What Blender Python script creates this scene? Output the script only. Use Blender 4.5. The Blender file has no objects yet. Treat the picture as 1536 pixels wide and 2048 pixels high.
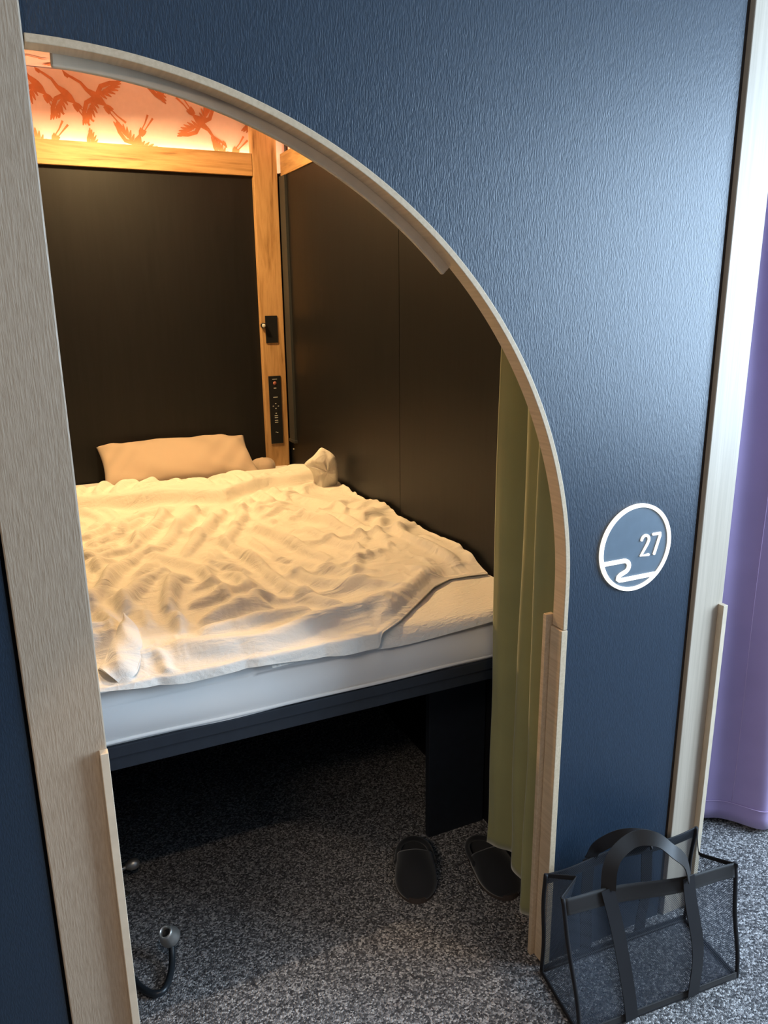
import bpy, bmesh, math, random
import numpy as np
from mathutils import Vector, Matrix

# ------------------------------------------------------------------ camera, world, lights, exposure
SC = bpy.context.scene
COL = SC.collection
SC.view_settings.view_transform = 'Standard'
SC.view_settings.look = 'None'
SC.view_settings.gamma = 1.0
SC.view_settings.use_curve_mapping = False
SC.view_settings.exposure = 0.0

YAW, PITCH, ROLL, FOC = math.radians(24.872), math.radians(15.219), math.radians(-0.613), 1546.96
cam_d = bpy.data.cameras.new('camera')
cam = bpy.data.objects.new('camera', cam_d)
COL.objects.link(cam)
cam.location = (0, -1.2944, 1.65)
fw = Vector((math.sin(YAW)*math.cos(PITCH), math.cos(YAW)*math.cos(PITCH), -math.sin(PITCH)))
rt0 = Vector((math.cos(YAW), -math.sin(YAW), 0))
up0 = rt0.cross(fw)
rt = math.cos(ROLL)*rt0 + math.sin(ROLL)*up0
up = -math.sin(ROLL)*rt0 + math.cos(ROLL)*up0
cam.rotation_euler = Matrix((rt, up, -fw)).transposed().to_euler()
cam_d.sensor_fit = 'VERTICAL'
cam_d.sensor_height = 36.0
cam_d.lens = FOC/2048*36.0
cam_d.clip_start = 0.02
SC.camera = cam

world = bpy.data.worlds.new('world')
SC.world = world
world.use_nodes = True
bg = world.node_tree.nodes['Background']
bg.inputs[0].default_value = (0.62, 0.78, 1.0, 1)
bg.inputs[1].default_value = 1.0

def add_light(name, kind, loc, target, energy, color, **kw):
    d = bpy.data.lights.new(name, kind)
    d.energy = energy
    d.color = color
    for k, v in kw.items(): setattr(d, k, v)
    o = bpy.data.objects.new(name, d)
    COL.objects.link(o)
    o.location = loc
    o.rotation_euler = (Vector(target)-Vector(loc)).to_track_quat('-Z', 'Y').to_euler()
    return o

WINDOW_E, CORR_E, SPOT_E, PODSPOT_E, LED_E, POD_E = 200, 36, 30, 44, 20, 45
add_light('window_daylight', 'AREA', (3.42, -1.20, 1.70), (0, -0.5, 0.8), WINDOW_E, (0.58, 0.78, 1.0), shape='RECTANGLE', size=1.4, size_y=1.6)
add_light('corridor_ceiling_light', 'AREA', (-1.7, -1.7, 2.68), (-1.4, -1.2, 0), CORR_E, (1.0, 0.82, 0.64), shape='RECTANGLE', size=1.4, size_y=0.25)
add_light('corridor_downlight_beam', 'SPOT', (0.25, -1.25, 2.66), (0.25, 0.10, 0), SPOT_E, (1.0, 0.78, 0.56), spot_size=2*math.atan(0.70/2.98), spot_blend=0.12, shadow_soft_size=0.03)
add_light('pod_downlight_beam', 'SPOT', (0.25, 0.30, 2.54), (0.25, -0.12, 0), PODSPOT_E, (1.0, 0.76, 0.52), spot_size=2*math.atan(0.72/2.58), spot_blend=0.12, shadow_soft_size=0.02)

add_light('pod_ceiling_light', 'AREA', (0.40, 1.90, 2.565), (0.50, 1.35, 0), POD_E, (1.0, 0.66, 0.29), shape='DISK', size=0.20)

# ------------------------------------------------------------------ materials
def new_mat(name):
    m = bpy.data.materials.new(name)
    m.use_nodes = True
    nt = m.node_tree
    b = nt.nodes['Principled BSDF']
    return m, nt, b

def N(nt, t, **kw):
    n = nt.nodes.new(t)
    for k, v in kw.items():
        if k.startswith('i_'):
            n.inputs[k[2:].replace('_', ' ')].default_value = v
        else:
            setattr(n, k, v)
    return n

def coords(nt, scale, rot=(0, 0, 0), kind='Object'):
    tc = N(nt, 'ShaderNodeTexCoord')
    mp = N(nt, 'ShaderNodeMapping')
    mp.inputs['Scale'].default_value = scale
    mp.inputs['Rotation'].default_value = rot
    nt.links.new(tc.outputs[kind], mp.inputs['Vector'])
    return mp.outputs['Vector']

def ramp(nt, fac, stops):
    r = N(nt, 'ShaderNodeValToRGB')
    els = r.color_ramp.elements
    while len(els) < len(stops): els.new(0.5)
    for e, (p, c) in zip(els, stops):
        e.position = p
        e.color = (*c, 1)
    nt.links.new(fac, r.inputs[0])
    return r.outputs[0]

def bump(nt, b, height, strength, dist):
    bp = N(nt, 'ShaderNodeBump')
    bp.inputs['Strength'].default_value = strength
    bp.inputs['Distance'].default_value = dist
    nt.links.new(height, bp.inputs['Height'])
    nt.links.new(bp.outputs['Normal'], b.inputs['Normal'])
    return bp

def simple(name, col, rough=0.5, metal=0.0, spec=0.5, noise=0.0, nscale=40):
    m, nt, b = new_mat(name)
    b.inputs['Roughness'].default_value = rough
    b.inputs['Metallic'].default_value = metal
    b.inputs['Specular IOR Level'].default_value = spec
    v = coords(nt, (nscale,)*3)
    nz = N(nt, 'ShaderNodeTexNoise', i_Scale=1.0, i_Detail=3.0)
    nt.links.new(v, nz.inputs['Vector'])
    c0 = tuple(x*(1-noise) for x in col)
    c1 = tuple(min(1, x*(1+noise)) for x in col)
    nt.links.new(ramp(nt, nz.outputs['Fac'], [(0.3, c0), (0.7, c1)]), b.inputs['Base Color'])
    return m

def streak_mat(name, c0, c1, axis, across, along, rough, bstr, bdist, spec=0.5, detail=3.0, rot=None):
    """fine embossed wood grain running along one axis"""
    m, nt, b = new_mat(name)
    sc = [across]*3
    sc['xyz'.index(axis)] = along
    v = coords(nt, sc)
    nz = N(nt, 'ShaderNodeTexNoise', i_Scale=1.0, i_Detail=detail, i_Roughness=0.6)
    nt.links.new(v, nz.inputs['Vector'])
    nt.links.new(ramp(nt, nz.outputs['Fac'], [(0.32, c0), (0.68, c1)]), b.inputs['Base Color'])
    b.inputs['Roughness'].default_value = rough
    b.inputs['Specular IOR Level'].default_value = spec
    bump(nt, b, nz.outputs['Fac'], bstr, bdist)
    return m

M = {}
M['navy'] = streak_mat('navy_panel', (0.0085, 0.0205, 0.039), (0.015, 0.033, 0.060), 'z', 430, 95, 0.42, 0.55, 0.0016, spec=0.66)
M['black_panel'] = streak_mat('black_brown_panel', (0.0062, 0.0064, 0.0078), (0.0090, 0.0092, 0.0108), 'z', 60, 4, 0.45, 0.12, 0.001, spec=0.32)
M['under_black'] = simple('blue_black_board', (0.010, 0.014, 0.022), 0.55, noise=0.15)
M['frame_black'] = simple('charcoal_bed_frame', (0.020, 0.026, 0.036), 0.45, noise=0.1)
M['gap'] = simple('dark_brown_gap', (0.03, 0.016, 0.010), 0.7)
M['post'] = streak_mat('pale_grained_wood', (0.38, 0.29, 0.205), (0.49, 0.39, 0.29), 'z', 380, 32, 0.42, 0.6, 0.0016)
M['post_right'] = streak_mat('pale_birch_wood', (0.47, 0.385, 0.29), (0.58, 0.48, 0.37), 'z', 90, 2.5, 0.45, 0.2, 0.001)
M['birch'] = streak_mat('birch_edge', (0.58, 0.43, 0.275), (0.70, 0.54, 0.365), 'y', 150, 8, 0.5, 0.12, 0.0008)
M['birch_light'] = simple('birch_face', (0.68, 0.55, 0.40), 0.5, noise=0.06, nscale=30)

def oak(name, axis):
    m, nt, b = new_mat(name)
    sc = [26, 26, 26]
    sc['xyz'.index(axis)] = 2.2
    v = coords(nt, sc)
    nz = N(nt, 'ShaderNodeTexNoise', i_Scale=1.0, i_Detail=6.0, i_Distortion=1.4)
    nt.links.new(v, nz.inputs['Vector'])
    w = N(nt, 'ShaderNodeTexNoise', i_Scale=3.2, i_Detail=8.0, i_Roughness=0.7)
    nt.links.new(v, w.inputs['Vector'])
    mx = N(nt, 'ShaderNodeMath', operation='MULTIPLY_ADD')
    nt.links.new(w.outputs['Fac'], mx.inputs[0])
    mx.inputs[1].default_value = 0.45
    nt.links.new(nz.outputs['Fac'], mx.inputs[2])
    nt.links.new(ramp(nt, mx.outputs[0], [(0.50, (0.25, 0.125, 0.045)), (0.62, (0.41, 0.235, 0.095)), (0.80, (0.54, 0.33, 0.15)), (0.95, (0.44, 0.255, 0.105))]), b.inputs['Base Color'])
    b.inputs['Roughness'].default_value = 0.5
    bump(nt, b, w.outputs['Fac'], 0.1, 0.001)
    return m
M['oak_x'] = oak('golden_oak_horizontal', 'x')
M['oak_y'] = oak('golden_oak_depth', 'y')
M['oak_z'] = oak('golden_oak_upright', 'z')

def carpet():
    m, nt, b = new_mat('speckled_grey_carpet')
    v = coords(nt, (1, 1, 1))
    dn = N(nt, 'ShaderNodeTexNoise', i_Scale=120.0, i_Detail=2.0)
    nt.links.new(v, dn.inputs['Vector'])
    ad = N(nt, 'ShaderNodeVectorMath', operation='MULTIPLY_ADD')
    nt.links.new(dn.outputs['Color'], ad.inputs[0])
    ad.inputs[1].default_value = (0.006,)*3
    nt.links.new(v, ad.inputs[2])
    vo = N(nt, 'ShaderNodeTexVoronoi', i_Scale=230.0)
    nt.links.new(ad.outputs[0], vo.inputs['Vector'])
    sep = N(nt, 'ShaderNodeSeparateColor')
    nt.links.new(vo.outputs['Color'], sep.inputs[0])
    col = ramp(nt, sep.outputs[0], [(0.0, (0.042, 0.040, 0.042)), (0.4, (0.120, 0.114, 0.114)), (0.72, (0.29, 0.275, 0.27)), (1.0, (0.58, 0.55, 0.53))])
    nt.links.new(col, b.inputs['Base Color'])
    b.inputs['Roughness'].default_value = 0.9
    b.inputs['Specular IOR Level'].default_value = 0.25
    inv = N(nt, 'ShaderNodeMath', operation='SUBTRACT')
    inv.inputs[0].default_value = 1.0
    nt.links.new(vo.outputs['Distance'], inv.inputs[1])
    ad2 = N(nt, 'ShaderNodeMath', operation='ADD')
    nt.links.new(inv.outputs[0], ad2.inputs[0])
    nt.links.new(sep.outputs[1], ad2.inputs[1])
    bump(nt, b, ad2.outputs[0], 0.9, 0.003)
    return m
M['carpet'] = carpet()

def cloth(name, col, rough=0.85, sheen=0.2, wscale=900, bstr=0.15, bd=0.0004, noise=0.05, crinkle=0.0, crease=0.0):
    m, nt, b = new_mat(name)
    v = coords(nt, (1, 1, 1))
    nz = N(nt, 'ShaderNodeTexNoise', i_Scale=8.0, i_Detail=4.0)
    nt.links.new(v, nz.inputs['Vector'])
    nt.links.new(ramp(nt, nz.outputs['Fac'], [(0.3, tuple(c*(1-noise) for c in col)), (0.7, col)]), b.inputs['Base Color'])
    b.inputs['Roughness'].default_value = rough
    b.inputs['Sheen Weight'].default_value = sheen
    b.inputs['Specular IOR Level'].default_value = 0.25
    w = N(nt, 'ShaderNodeTexNoise', i_Scale=float(wscale), i_Detail=1.0)
    nt.links.new(v, w.inputs['Vector'])
    h = w.outputs['Fac']
    if crease:
        v2 = coords(nt, (6.0, 17.0, 9.0), (0, 0, 0.75))
        lo = N(nt, 'ShaderNodeTexNoise', i_Scale=1.0, i_Detail=3.0, i_Roughness=0.55, i_Distortion=1.3)
        nt.links.new(v2, lo.inputs['Vector'])
        mm = N(nt, 'ShaderNodeMath', operation='MULTIPLY_ADD')
        nt.links.new(lo.outputs['Fac'], mm.inputs[0])
        mm.inputs[1].default_value = crease
        nt.links.new(h, mm.inputs[2])
        h = mm.outputs[0]
    if crinkle:
        c = N(nt, 'ShaderNodeTexNoise', i_Scale=60.0, i_Detail=4.0, i_Distortion=1.2)
        nt.links.new(v, c.inputs['Vector'])
        a = N(nt, 'ShaderNodeMath', operation='MULTIPLY_ADD')
        nt.links.new(c.outputs['Fac'], a.inputs[0])
        a.inputs[1].default_value = crinkle
        nt.links.new(h, a.inputs[2])
        h = a.outputs[0]
    bump(nt, b, h, bstr, bd)
    return m
M['white_cotton'] = cloth('white_cotton', (0.80, 0.78, 0.75), noise=0.02)
M['duvet'] = cloth('cream_white_cotton', (0.84, 0.80, 0.73), noise=0.02, crinkle=3.0, crease=20.0, bstr=0.45, bd=0.0012)
M['pillowcase'] = cloth('pillowcase_cotton', (0.53, 0.41, 0.32), noise=0.02)  # pale cloth; base colour darkened to carry the shade on the pillow's front
M['green_cloth'] = cloth('olive_green_velvet', (0.33, 0.31, 0.13), rough=0.75, sheen=0.5, wscale=500, noise=0.12)
M['purple_cloth'] = cloth('purple_curtain_cloth', (0.45, 0.33, 0.58), rough=0.6, sheen=0.3, wscale=500, noise=0.08)
M['seam'] = simple('pale_seam_thread', (0.55, 0.40, 0.62), 0.8)

def quilt():
    m, nt, b = new_mat('crinkled_white_pad')
    b.inputs['Base Color'].default_value = (0.82, 0.79, 0.73, 1)
    b.inputs['Roughness'].default_value = 0.85
    v = coords(nt, (60, 150, 60))
    nz = N(nt, 'ShaderNodeTexNoise', i_Scale=1.0, i_Detail=3.0, i_Distortion=0.6)
    nt.links.new(v, nz.inputs['Vector'])
    bump(nt, b, nz.outputs['Fac'], 0.7, 0.006)
    return m
M['quilt'] = quilt()
M['black_plastic'] = simple('black_plastic', (0.012, 0.013, 0.016), 0.35)
M['charcoal_metal'] = simple('charcoal_painted_metal', (0.030, 0.034, 0.036), 0.5)
M['silver'] = simple('brushed_silver', (0.74, 0.71, 0.66), 0.38, metal=0.85, noise=0.05)
M['silver_wire'] = simple('dull_wire', (0.40, 0.38, 0.34), 0.4, metal=1.0)
M['cable'] = simple('black_cable_sheath', (0.018, 0.022, 0.026), 0.35)
M['white_mark'] = simple('white_print', (0.62, 0.62, 0.60), 0.6)
M['red_mark'] = simple('dull_red_print', (0.35, 0.12, 0.09), 0.6)
M['slipper'] = cloth('black_felt', (0.020, 0.020, 0.023), rough=0.9, sheen=0.3, wscale=400, noise=0.2)
M['slipper_sole'] = simple('dark_brown_sole', (0.055, 0.040, 0.034), 0.7)
M['webbing'] = cloth('black_brown_webbing', (0.014, 0.012, 0.013), rough=0.6, sheen=0.05, wscale=700, noise=0.15)
M['webbing_light'] = cloth('charcoal_webbing', (0.026, 0.022, 0.020), rough=0.5, sheen=0.1, wscale=700, noise=0.15)
M['plaster'] = simple('corridor_white_paint', (0.62, 0.62, 0.60), 0.8, noise=0.02)
M['disc'] = simple('frosted_grey_blue_disc', (0.13, 0.17, 0.21), 0.42, noise=0.05)
M['pink_paper'] = simple('pale_pink_wallpaper', (0.80, 0.61, 0.57), 0.8, noise=0.03)
M['crane'] = simple('rust_orange_print', (0.56, 0.19, 0.075), 0.8, noise=0.1)

def emit(name, col, strength):
    m, nt, b = new_mat(name)
    b.inputs['Base Color'].default_value = (0.8, 0.8, 0.8, 1)
    b.inputs['Emission Color'].default_value = (*col, 1)
    b.inputs['Emission Strength'].default_value = strength
    return m
M['led'] = emit('warm_led_strip', (1.0, 0.70, 0.42), LED_E)
M['sign_light'] = emit('lit_white_acrylic', (1.0, 0.90, 0.74), 1.3)
M['lamp_face'] = emit('lit_lamp_diffuser', (1.0, 0.85, 0.65), 3.0)

def netting():
    """fine diagonal polyester net with real holes between the threads"""
    m, nt, b = new_mat('black_polyester_net')
    b.inputs['Base Color'].default_value = (0.050, 0.058, 0.075, 1)
    b.inputs['Roughness'].default_value = 0.35
    b.inputs['Specular IOR Level'].default_value = 0.7
    uv = N(nt, 'ShaderNodeTexCoord')
    outs = []
    for a in (0.95, -0.62):
        mp = N(nt, 'ShaderNodeMapping')
        mp.inputs['Rotation'].default_value = (0, 0, a)
        mp.inputs['Scale'].default_value = (250, 250, 250)
        nt.links.new(uv.outputs['UV'], mp.inputs['Vector'])
        sp = N(nt, 'ShaderNodeSeparateXYZ')
        nt.links.new(mp.outputs[0], sp.inputs[0])
        fr = N(nt, 'ShaderNodeMath', operation='FRACT')
        nt.links.new(sp.outputs['X'], fr.inputs[0])
        lt = N(nt, 'ShaderNodeMath', operation='LESS_THAN')
        lt.inputs[1].default_value = 0.21
        nt.links.new(fr.outputs[0], lt.inputs[0])
        outs.append(lt.outputs[0])
    mx = N(nt, 'ShaderNodeMath', operation='MAXIMUM')
    nt.links.new(outs[0], mx.inputs[0])
    nt.links.new(outs[1], mx.inputs[1])
    nt.links.new(mx.outputs[0], b.inputs['Alpha'])
    return m
M['net'] = netting()

# ------------------------------------------------------------------ mesh helpers
class MB:
    def __init__(s):
        s.v, s.f, s.mi, s.uv = [], [], [], {}
    def add(s, vs, fs, mi=0):
        o = len(s.v)
        s.v += [tuple(p) for p in vs]
        s.f += [tuple(i+o for i in f) for f in fs]
        s.mi += [mi]*len(fs)
        return o
    def box(s, x0, x1, y0, y1, z0, z1, mi=0):
        vs = [(x, y, z) for z in (z0, z1) for y in (y0, y1) for x in (x0, x1)]
        s.add(vs, [(0, 2, 3, 1), (4, 5, 7, 6), (0, 1, 5, 4), (2, 6, 7, 3), (0, 4, 6, 2), (1, 3, 7, 5)], mi)
    def prism(s, pts, y0, y1, mi=0):
        """outline given as (x, z), extruded along y"""
        n = len(pts)
        vs = [(x, y0, z) for x, z in pts] + [(x, y1, z) for x, z in pts]
        fs = [tuple(range(n)), tuple(range(2*n-1, n-1, -1))]
        fs += [(i, i+n, (i+1) % n+n, (i+1) % n) for i in range(n)]
        s.add(vs, fs, mi)
    def grid(s, P, closed_u=False, mi=0):
        """P[v][u] points"""
        nv, nu = len(P), len(P[0])
        vs = [p for r in P for p in r]
        fs = []
        for j in range(nv-1):
            for i in range(nu if closed_u else nu-1):
                k = (i+1) % nu
                fs.append((j*nu+i, j*nu+k, (j+1)*nu+k, (j+1)*nu+i))
        return s.add(vs, fs, mi)
    def tube(s, path, r, n=10, cap=True, mi=0, flat=None):
        path = [Vector(p) for p in path]
        rs = r if hasattr(r, '__len__') else [r]*len(path)
        rings = []
        ref = Vector((0, 0, 1))
        for i, p in enumerate(path):
            t = (path[min(i+1, len(path)-1)]-path[max(i-1, 0)]).normalized()
            if abs(t.dot(ref)) > 0.95: ref = Vector((1, 0, 0)) if abs(t.x) < 0.8 else Vector((0, 1, 0))
            a = t.cross(ref).normalized()
            b = a.cross(t).normalized()
            ref = b
            rings.append([p+(a*math.cos(2*math.pi*k/n)+b*math.sin(2*math.pi*k/n))*rs[i] for k in range(n)])
        o = s.grid(rings, True, mi)
        if cap:
            m = len(rings)
            s.f += [tuple(o+k for k in range(n))[::-1], tuple(o+(m-1)*n+k for k in range(n))]
            s.mi += [mi, mi]
    def ribbon(s, path, normals, w, th, mi=0):
        """flat webbing: path points, face normals, width, thickness"""
        path = [Vector(p) for p in path]
        rings = []
        for i, p in enumerate(path):
            t = (path[min(i+1, len(path)-1)]-path[max(i-1, 0)]).normalized()
            n = Vector(normals[i]).normalized()
            n = (n-t*n.dot(t)).normalized()
            a = t.cross(n).normalized()
            ww = w[i] if hasattr(w, '__len__') else w
            rings.append([p+a*ww/2+n*th/2, p-a*ww/2+n*th/2, p-a*ww/2-n*th/2, p+a*ww/2-n*th/2])
        o = s.grid(rings, True, mi)
        m = len(rings)
        s.f += [(o+3, o+2, o+1, o), tuple(o+(m-1)*4+k for k in range(4))]
        s.mi += [mi, mi]
    def lathe(s, prof, origin, axis, n=24, mi=0):
        """prof list of (radius, height along axis)"""
        q = Vector((0, 0, 1)).rotation_difference(Vector(axis).normalized())
        o = Vector(origin)
        rings = [[o+q@Vector((r*math.cos(2*math.pi*k/n), r*math.sin(2*math.pi*k/n), h)) for k in range(n)] for r, h in prof]
        s.grid(rings, True, mi)
    def build(s, name, mats, parent=None, smooth=False, bevel=0.0, subdiv=0, solid=0.0, split=False):
        base = Vector(parent_loc(parent)) if parent else Vector((0, 0, 0))
        me = bpy.data.meshes.new(name)
        me.from_pydata([tuple(Vector(p)-base) for p in s.v], [], s.f)
        if not isinstance(mats, (list, tuple)): mats = [mats]
        for m in mats: me.materials.append(m)
        me.polygons.foreach_set('material_index', s.mi)
        bm = bmesh.new()
        bm.from_mesh(me)
        bmesh.ops.recalc_face_normals(bm, faces=bm.faces)
        bm.to_mesh(me)
        bm.free()
        if smooth: me.polygons.foreach_set('use_smooth', [True]*len(me.polygons))
        me.update()
        o = bpy.data.objects.new(name, me)
        COL.objects.link(o)
        if parent: o.parent = parent
        if solid:
            md = o.modifiers.new('solid', 'SOLIDIFY')
            md.thickness = solid
            md.offset = 0
        if bevel:
            md = o.modifiers.new('bevel', 'BEVEL')
            md.width = bevel
            md.segments = 2
            md.limit_method = 'ANGLE'
            md.angle_limit = math.radians(40)
        if split:
            md = o.modifiers.new('split', 'EDGE_SPLIT')
            md.split_angle = math.radians(50)
        if subdiv:
            md = o.modifiers.new('subdiv', 'SUBSURF')
            md.levels = md.render_levels = subdiv
        return o

def parent_loc(o):
    v = Vector((0, 0, 0))
    while o:
        v += o.location
        o = o.parent
    return v

def tag(o, label=None, cat=None, group=None, kind=None):
    if label: o['label'] = label
    if cat: o['category'] = cat
    if group: o['group'] = group
    if kind: o['kind'] = kind
    return o

def thing(name, label, cat, loc, group=None):
    o = bpy.data.objects.new(name, None)
    COL.objects.link(o)
    o.location = loc
    o.empty_display_size = 0.05
    return tag(o, label, cat, group)

def struct(o, label, cat):
    return tag(o, label, cat, None, 'structure')

def boxobj(name, mat, dims, parent=None, bevel=0.0):
    b = MB()
    b.box(*dims)
    return b.build(name, mat, parent, bevel=bevel)

def spline(pts, n):
    """Catmull-Rom through points"""
    P = [np.array(p, float) for p in pts]
    P = [2*P[0]-P[1]]+P+[2*P[-1]-P[-2]]
    out = []
    segs = len(P)-3
    for k in range(n):
        s = k/(n-1)*segs
        i = min(int(s), segs-1)
        f = s-i
        a, b_, c, d = P[i:i+4]
        out.append(0.5*((2*b_)+(-a+c)*f+(2*a-5*b_+4*c-d)*f*f+(-a+3*b_-3*c+d)*f**3))
    return out

def sstep(a, b, x):
    t = np.clip((np.asarray(x)-a)/(b-a), 0, 1)
    return t*t*(3-2*t)

# ------------------------------------------------------------------ the setting
XR, YB = 1.211, 2.45            # inner face of right partition, rear face line of pod
AX, AZ, AR = 0.0616, 1.0206, 0.9917   # quarter arch: centre and outer radius of its trim
HPANEL = 2.72

struct(boxobj('floor', M['carpet'], (-3.2, 3.5, -2.7, 2.62, -0.05, 0.0)), 'speckled grey loop pile carpet floor', 'floor')

# navy front panel with the quarter-arch opening
RI = AR-0.0115
def arc(r, a0, a1, n):
    return [(AX+r*math.cos(a0+(a1-a0)*i/n), AZ+r*math.sin(a0+(a1-a0)*i/n)) for i in range(n+1)]
b = MB()
out = [(1.424, 0.0), (1.424, HPANEL), (0.03, HPANEL), (0.03, AZ+AR-0.004)]
out += [(x, z) for x, z in reversed(arc(AR-0.004, 0, math.pi/2, 64))]
out += [(AX+AR-0.004, 0.0)]
b.prism(out, 0.004, 0.038)
struct(b.build('wall_front', M['navy']), 'navy wood-grain front panel with a quarter-arch opening and lit number', 'wall')
struct(boxobj('wall_front_left', M['navy'], (-3.2, -0.062, 0.0, 0.038, 0, HPANEL)), 'dark navy front panel of the next pod left of the pale post', 'wall')
struct(boxobj('wall_opposite', M['navy'], (-3.2, 3.5, -2.7, -2.62, 0, HPANEL)), 'corridor wall opposite the pods', 'wall')
struct(boxobj('wall_far_left', M['navy'], (-3.26, -3.2, -2.7, 0.04, 0, HPANEL)), 'corridor end wall on the left', 'wall')
struct(boxobj('ceiling', M['plaster'], (-3.26, 3.5, -2.7, 0.04, HPANEL, HPANEL+0.05)), 'white corridor ceiling', 'ceiling')
b = MB()
b.box(1.533, 3.5, 0.0, 0.038, 2.46, HPANEL)
b.box(2.66, 3.5, 0.0, 0.038, 0, 2.46)
struct(b.build('wall_front_right', M['navy']), 'navy front panel of the next pod around the purple curtain', 'wall')
struct(boxobj('wall_back_right', M['black_panel'], (1.25, 3.5, 2.445, 2.47, 0, HPANEL)), 'dark back wall of the next pod behind the purple curtain', 'wall')
struct(boxobj('ceiling_right', M['plaster'], (1.28, 3.5, 0.038, 2.47, HPANEL, HPANEL+0.05)), 'ceiling of the next pod', 'ceiling')
# window wall on the right
b = MB()
for d in ((3.5, 3.58, -2.7, -1.95, 0, HPANEL), (3.5, 3.58, -0.45, 2.62, 0, HPANEL), (3.5, 3.58, -1.95, -0.45, 0, 0.85), (3.5, 3.58, -1.95, -0.45, 2.6, HPANEL)): b.box(*d)
struct(b.build('wall_window', M['plaster']), 'corridor end wall with the window on the right', 'wall')
b = MB()
for d in ((3.50, 3.56, -1.95, -1.90, 0.85, 2.60), (3.50, 3.56, -0.50, -0.45, 0.85, 2.60), (3.50, 3.56, -1.90, -0.50, 0.85, 0.90), (3.50, 3.56, -1.90, -0.50, 2.55, 2.60), (3.51, 3.55, -1.22, -1.18, 0.90, 2.55)): b.box(*d)
struct(b.build('window_1', M['plaster']), 'white framed corridor window', 'window')

# posts and arch trim
t = thing('trim_1', 'wide pale grained wood post left of the arch', 'post', (0.0, 0.0, 0.0)); t['kind'] = 'structure'
boxobj('post_board', M['post'], (-0.056, 0.060, -0.005, 0.045, 0, HPANEL), t, 0.0025)
tag(boxobj('guard_strip', M['birch_light'], (0.047, 0.061, -0.022, -0.005, 0, 0.903), t, 0.001), 'low pale strip along the edge')
t = thing('trim_2', 'pale birch post between navy panel and purple curtain', 'post', (1.485, 0.0, 0.0)); t['kind'] = 'structure'
boxobj('post_board', M['post_right'], (1.437, 1.533, -0.005, 0.06, 0, HPANEL), t, 0.002)
tag(boxobj('guard_strip', M['birch_light'], (1.519, 1.534, -0.022, -0.005, 0, 0.910), t, 0.001), 'low pale strip along the edge')
struct(boxobj('trim_3', M['gap'], (1.424, 1.437, 0.008, 0.05, 0, HPANEL)), 'thin dark brown gap strip beside the birch post', 'gap strip')

def arch_band(r0, r1, y0, y1, a0, a1, down, n=72):
    """bent board between radii r0<r1 from y0 to y1; 'down' carries it straight to the floor"""
    c = [(a0+(a1-a0)*i/n) for i in range(n+1)]
    prof = [(AX+math.cos(a), AZ+math.sin(a), math.cos(a), math.sin(a)) for a in c]
    rings = []
    for a in c:
        ring = []
        for r, y in ((r0, y0), (r1, y0), (r1, y1), (r0, y1)):
            ring.append((AX+r*math.cos(a), y, AZ+r*math.sin(a)))
        rings.append(ring)
    if down is not None:
        ring = [(AX+r, y, down) for r, y in ((r0, y0), (r1, y0), (r1, y1), (r0, y1))]
        rings = [ring]+rings if a0 < a1 else rings+[ring]
    b = MB()
    o = b.grid(rings, True)
    m = len(rings)
    b.f += [(o+3, o+2, o+1, o), tuple(o+(m-1)*4+k for k in range(4))]
    b.mi += [0, 0]
    return b
t = thing('trim_3', 'bent birch plywood trim around the quarter arch', 'arch trim', (AX, 0, AZ)); t['kind'] = 'structure'
t.name = 'trim_4'
arch_band(RI, AR, -0.001, 0.0385, 0.0, math.pi/2, 0.245-0.245+0.93).build('arch_board', M['birch'], t, bevel=0.0012)
b = MB()
b.box(AX+AR-0.016, AX+AR+0.0008, -0.0018, 0.0390, 0, 0.928)
b.build('upright_board', M['birch'], t, bevel=0.0012)
tag(arch_band(RI-0.0165, AR-0.005, 0.0400, 0.052, math.radians(44.6), math.radians(88.0), None).build('stop_strip', M['birch_light'], t, bevel=0.003), 'pale curved strip behind the arch reveal')
b = MB()
b.box(AX+AR-0.028, AX+AR-0.006, 0.0410, 0.053, 0, 0.955)
b.build('stop_strip', M['birch'], t, bevel=0.001)

# pod shell: dark panels, wallpaper band, oak rails and post
ZR0, ZR1, ZC = 2.212, 2.308, 2.590
struct(boxobj('wall_back', M['black_panel'], (-0.05, 1.215, 2.445, 2.47, 0, ZR0+0.02)), 'dark brown-black back panel behind the pillow', 'wall')
b = MB()
b.box(XR, 1.25, 0.05, 1.1745, 0, ZR0+0.02)
b.box(XR, 1.25, 1.1775, 2.47, 0, ZR0+0.02)
b.box(XR+0.004, 1.25, 1.17, 1.18, 0, ZR0+0.02)
struct(b.build('wall_right', M['black_panel']), 'dark right partition panel with one upright seam beside the bed', 'wall')
struct(boxobj('wall_left', M['black_panel'], (-0.09, -0.05, 0.05, 2.47, 0, ZR0+0.02)), 'dark left partition panel of the pod', 'wall')

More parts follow.
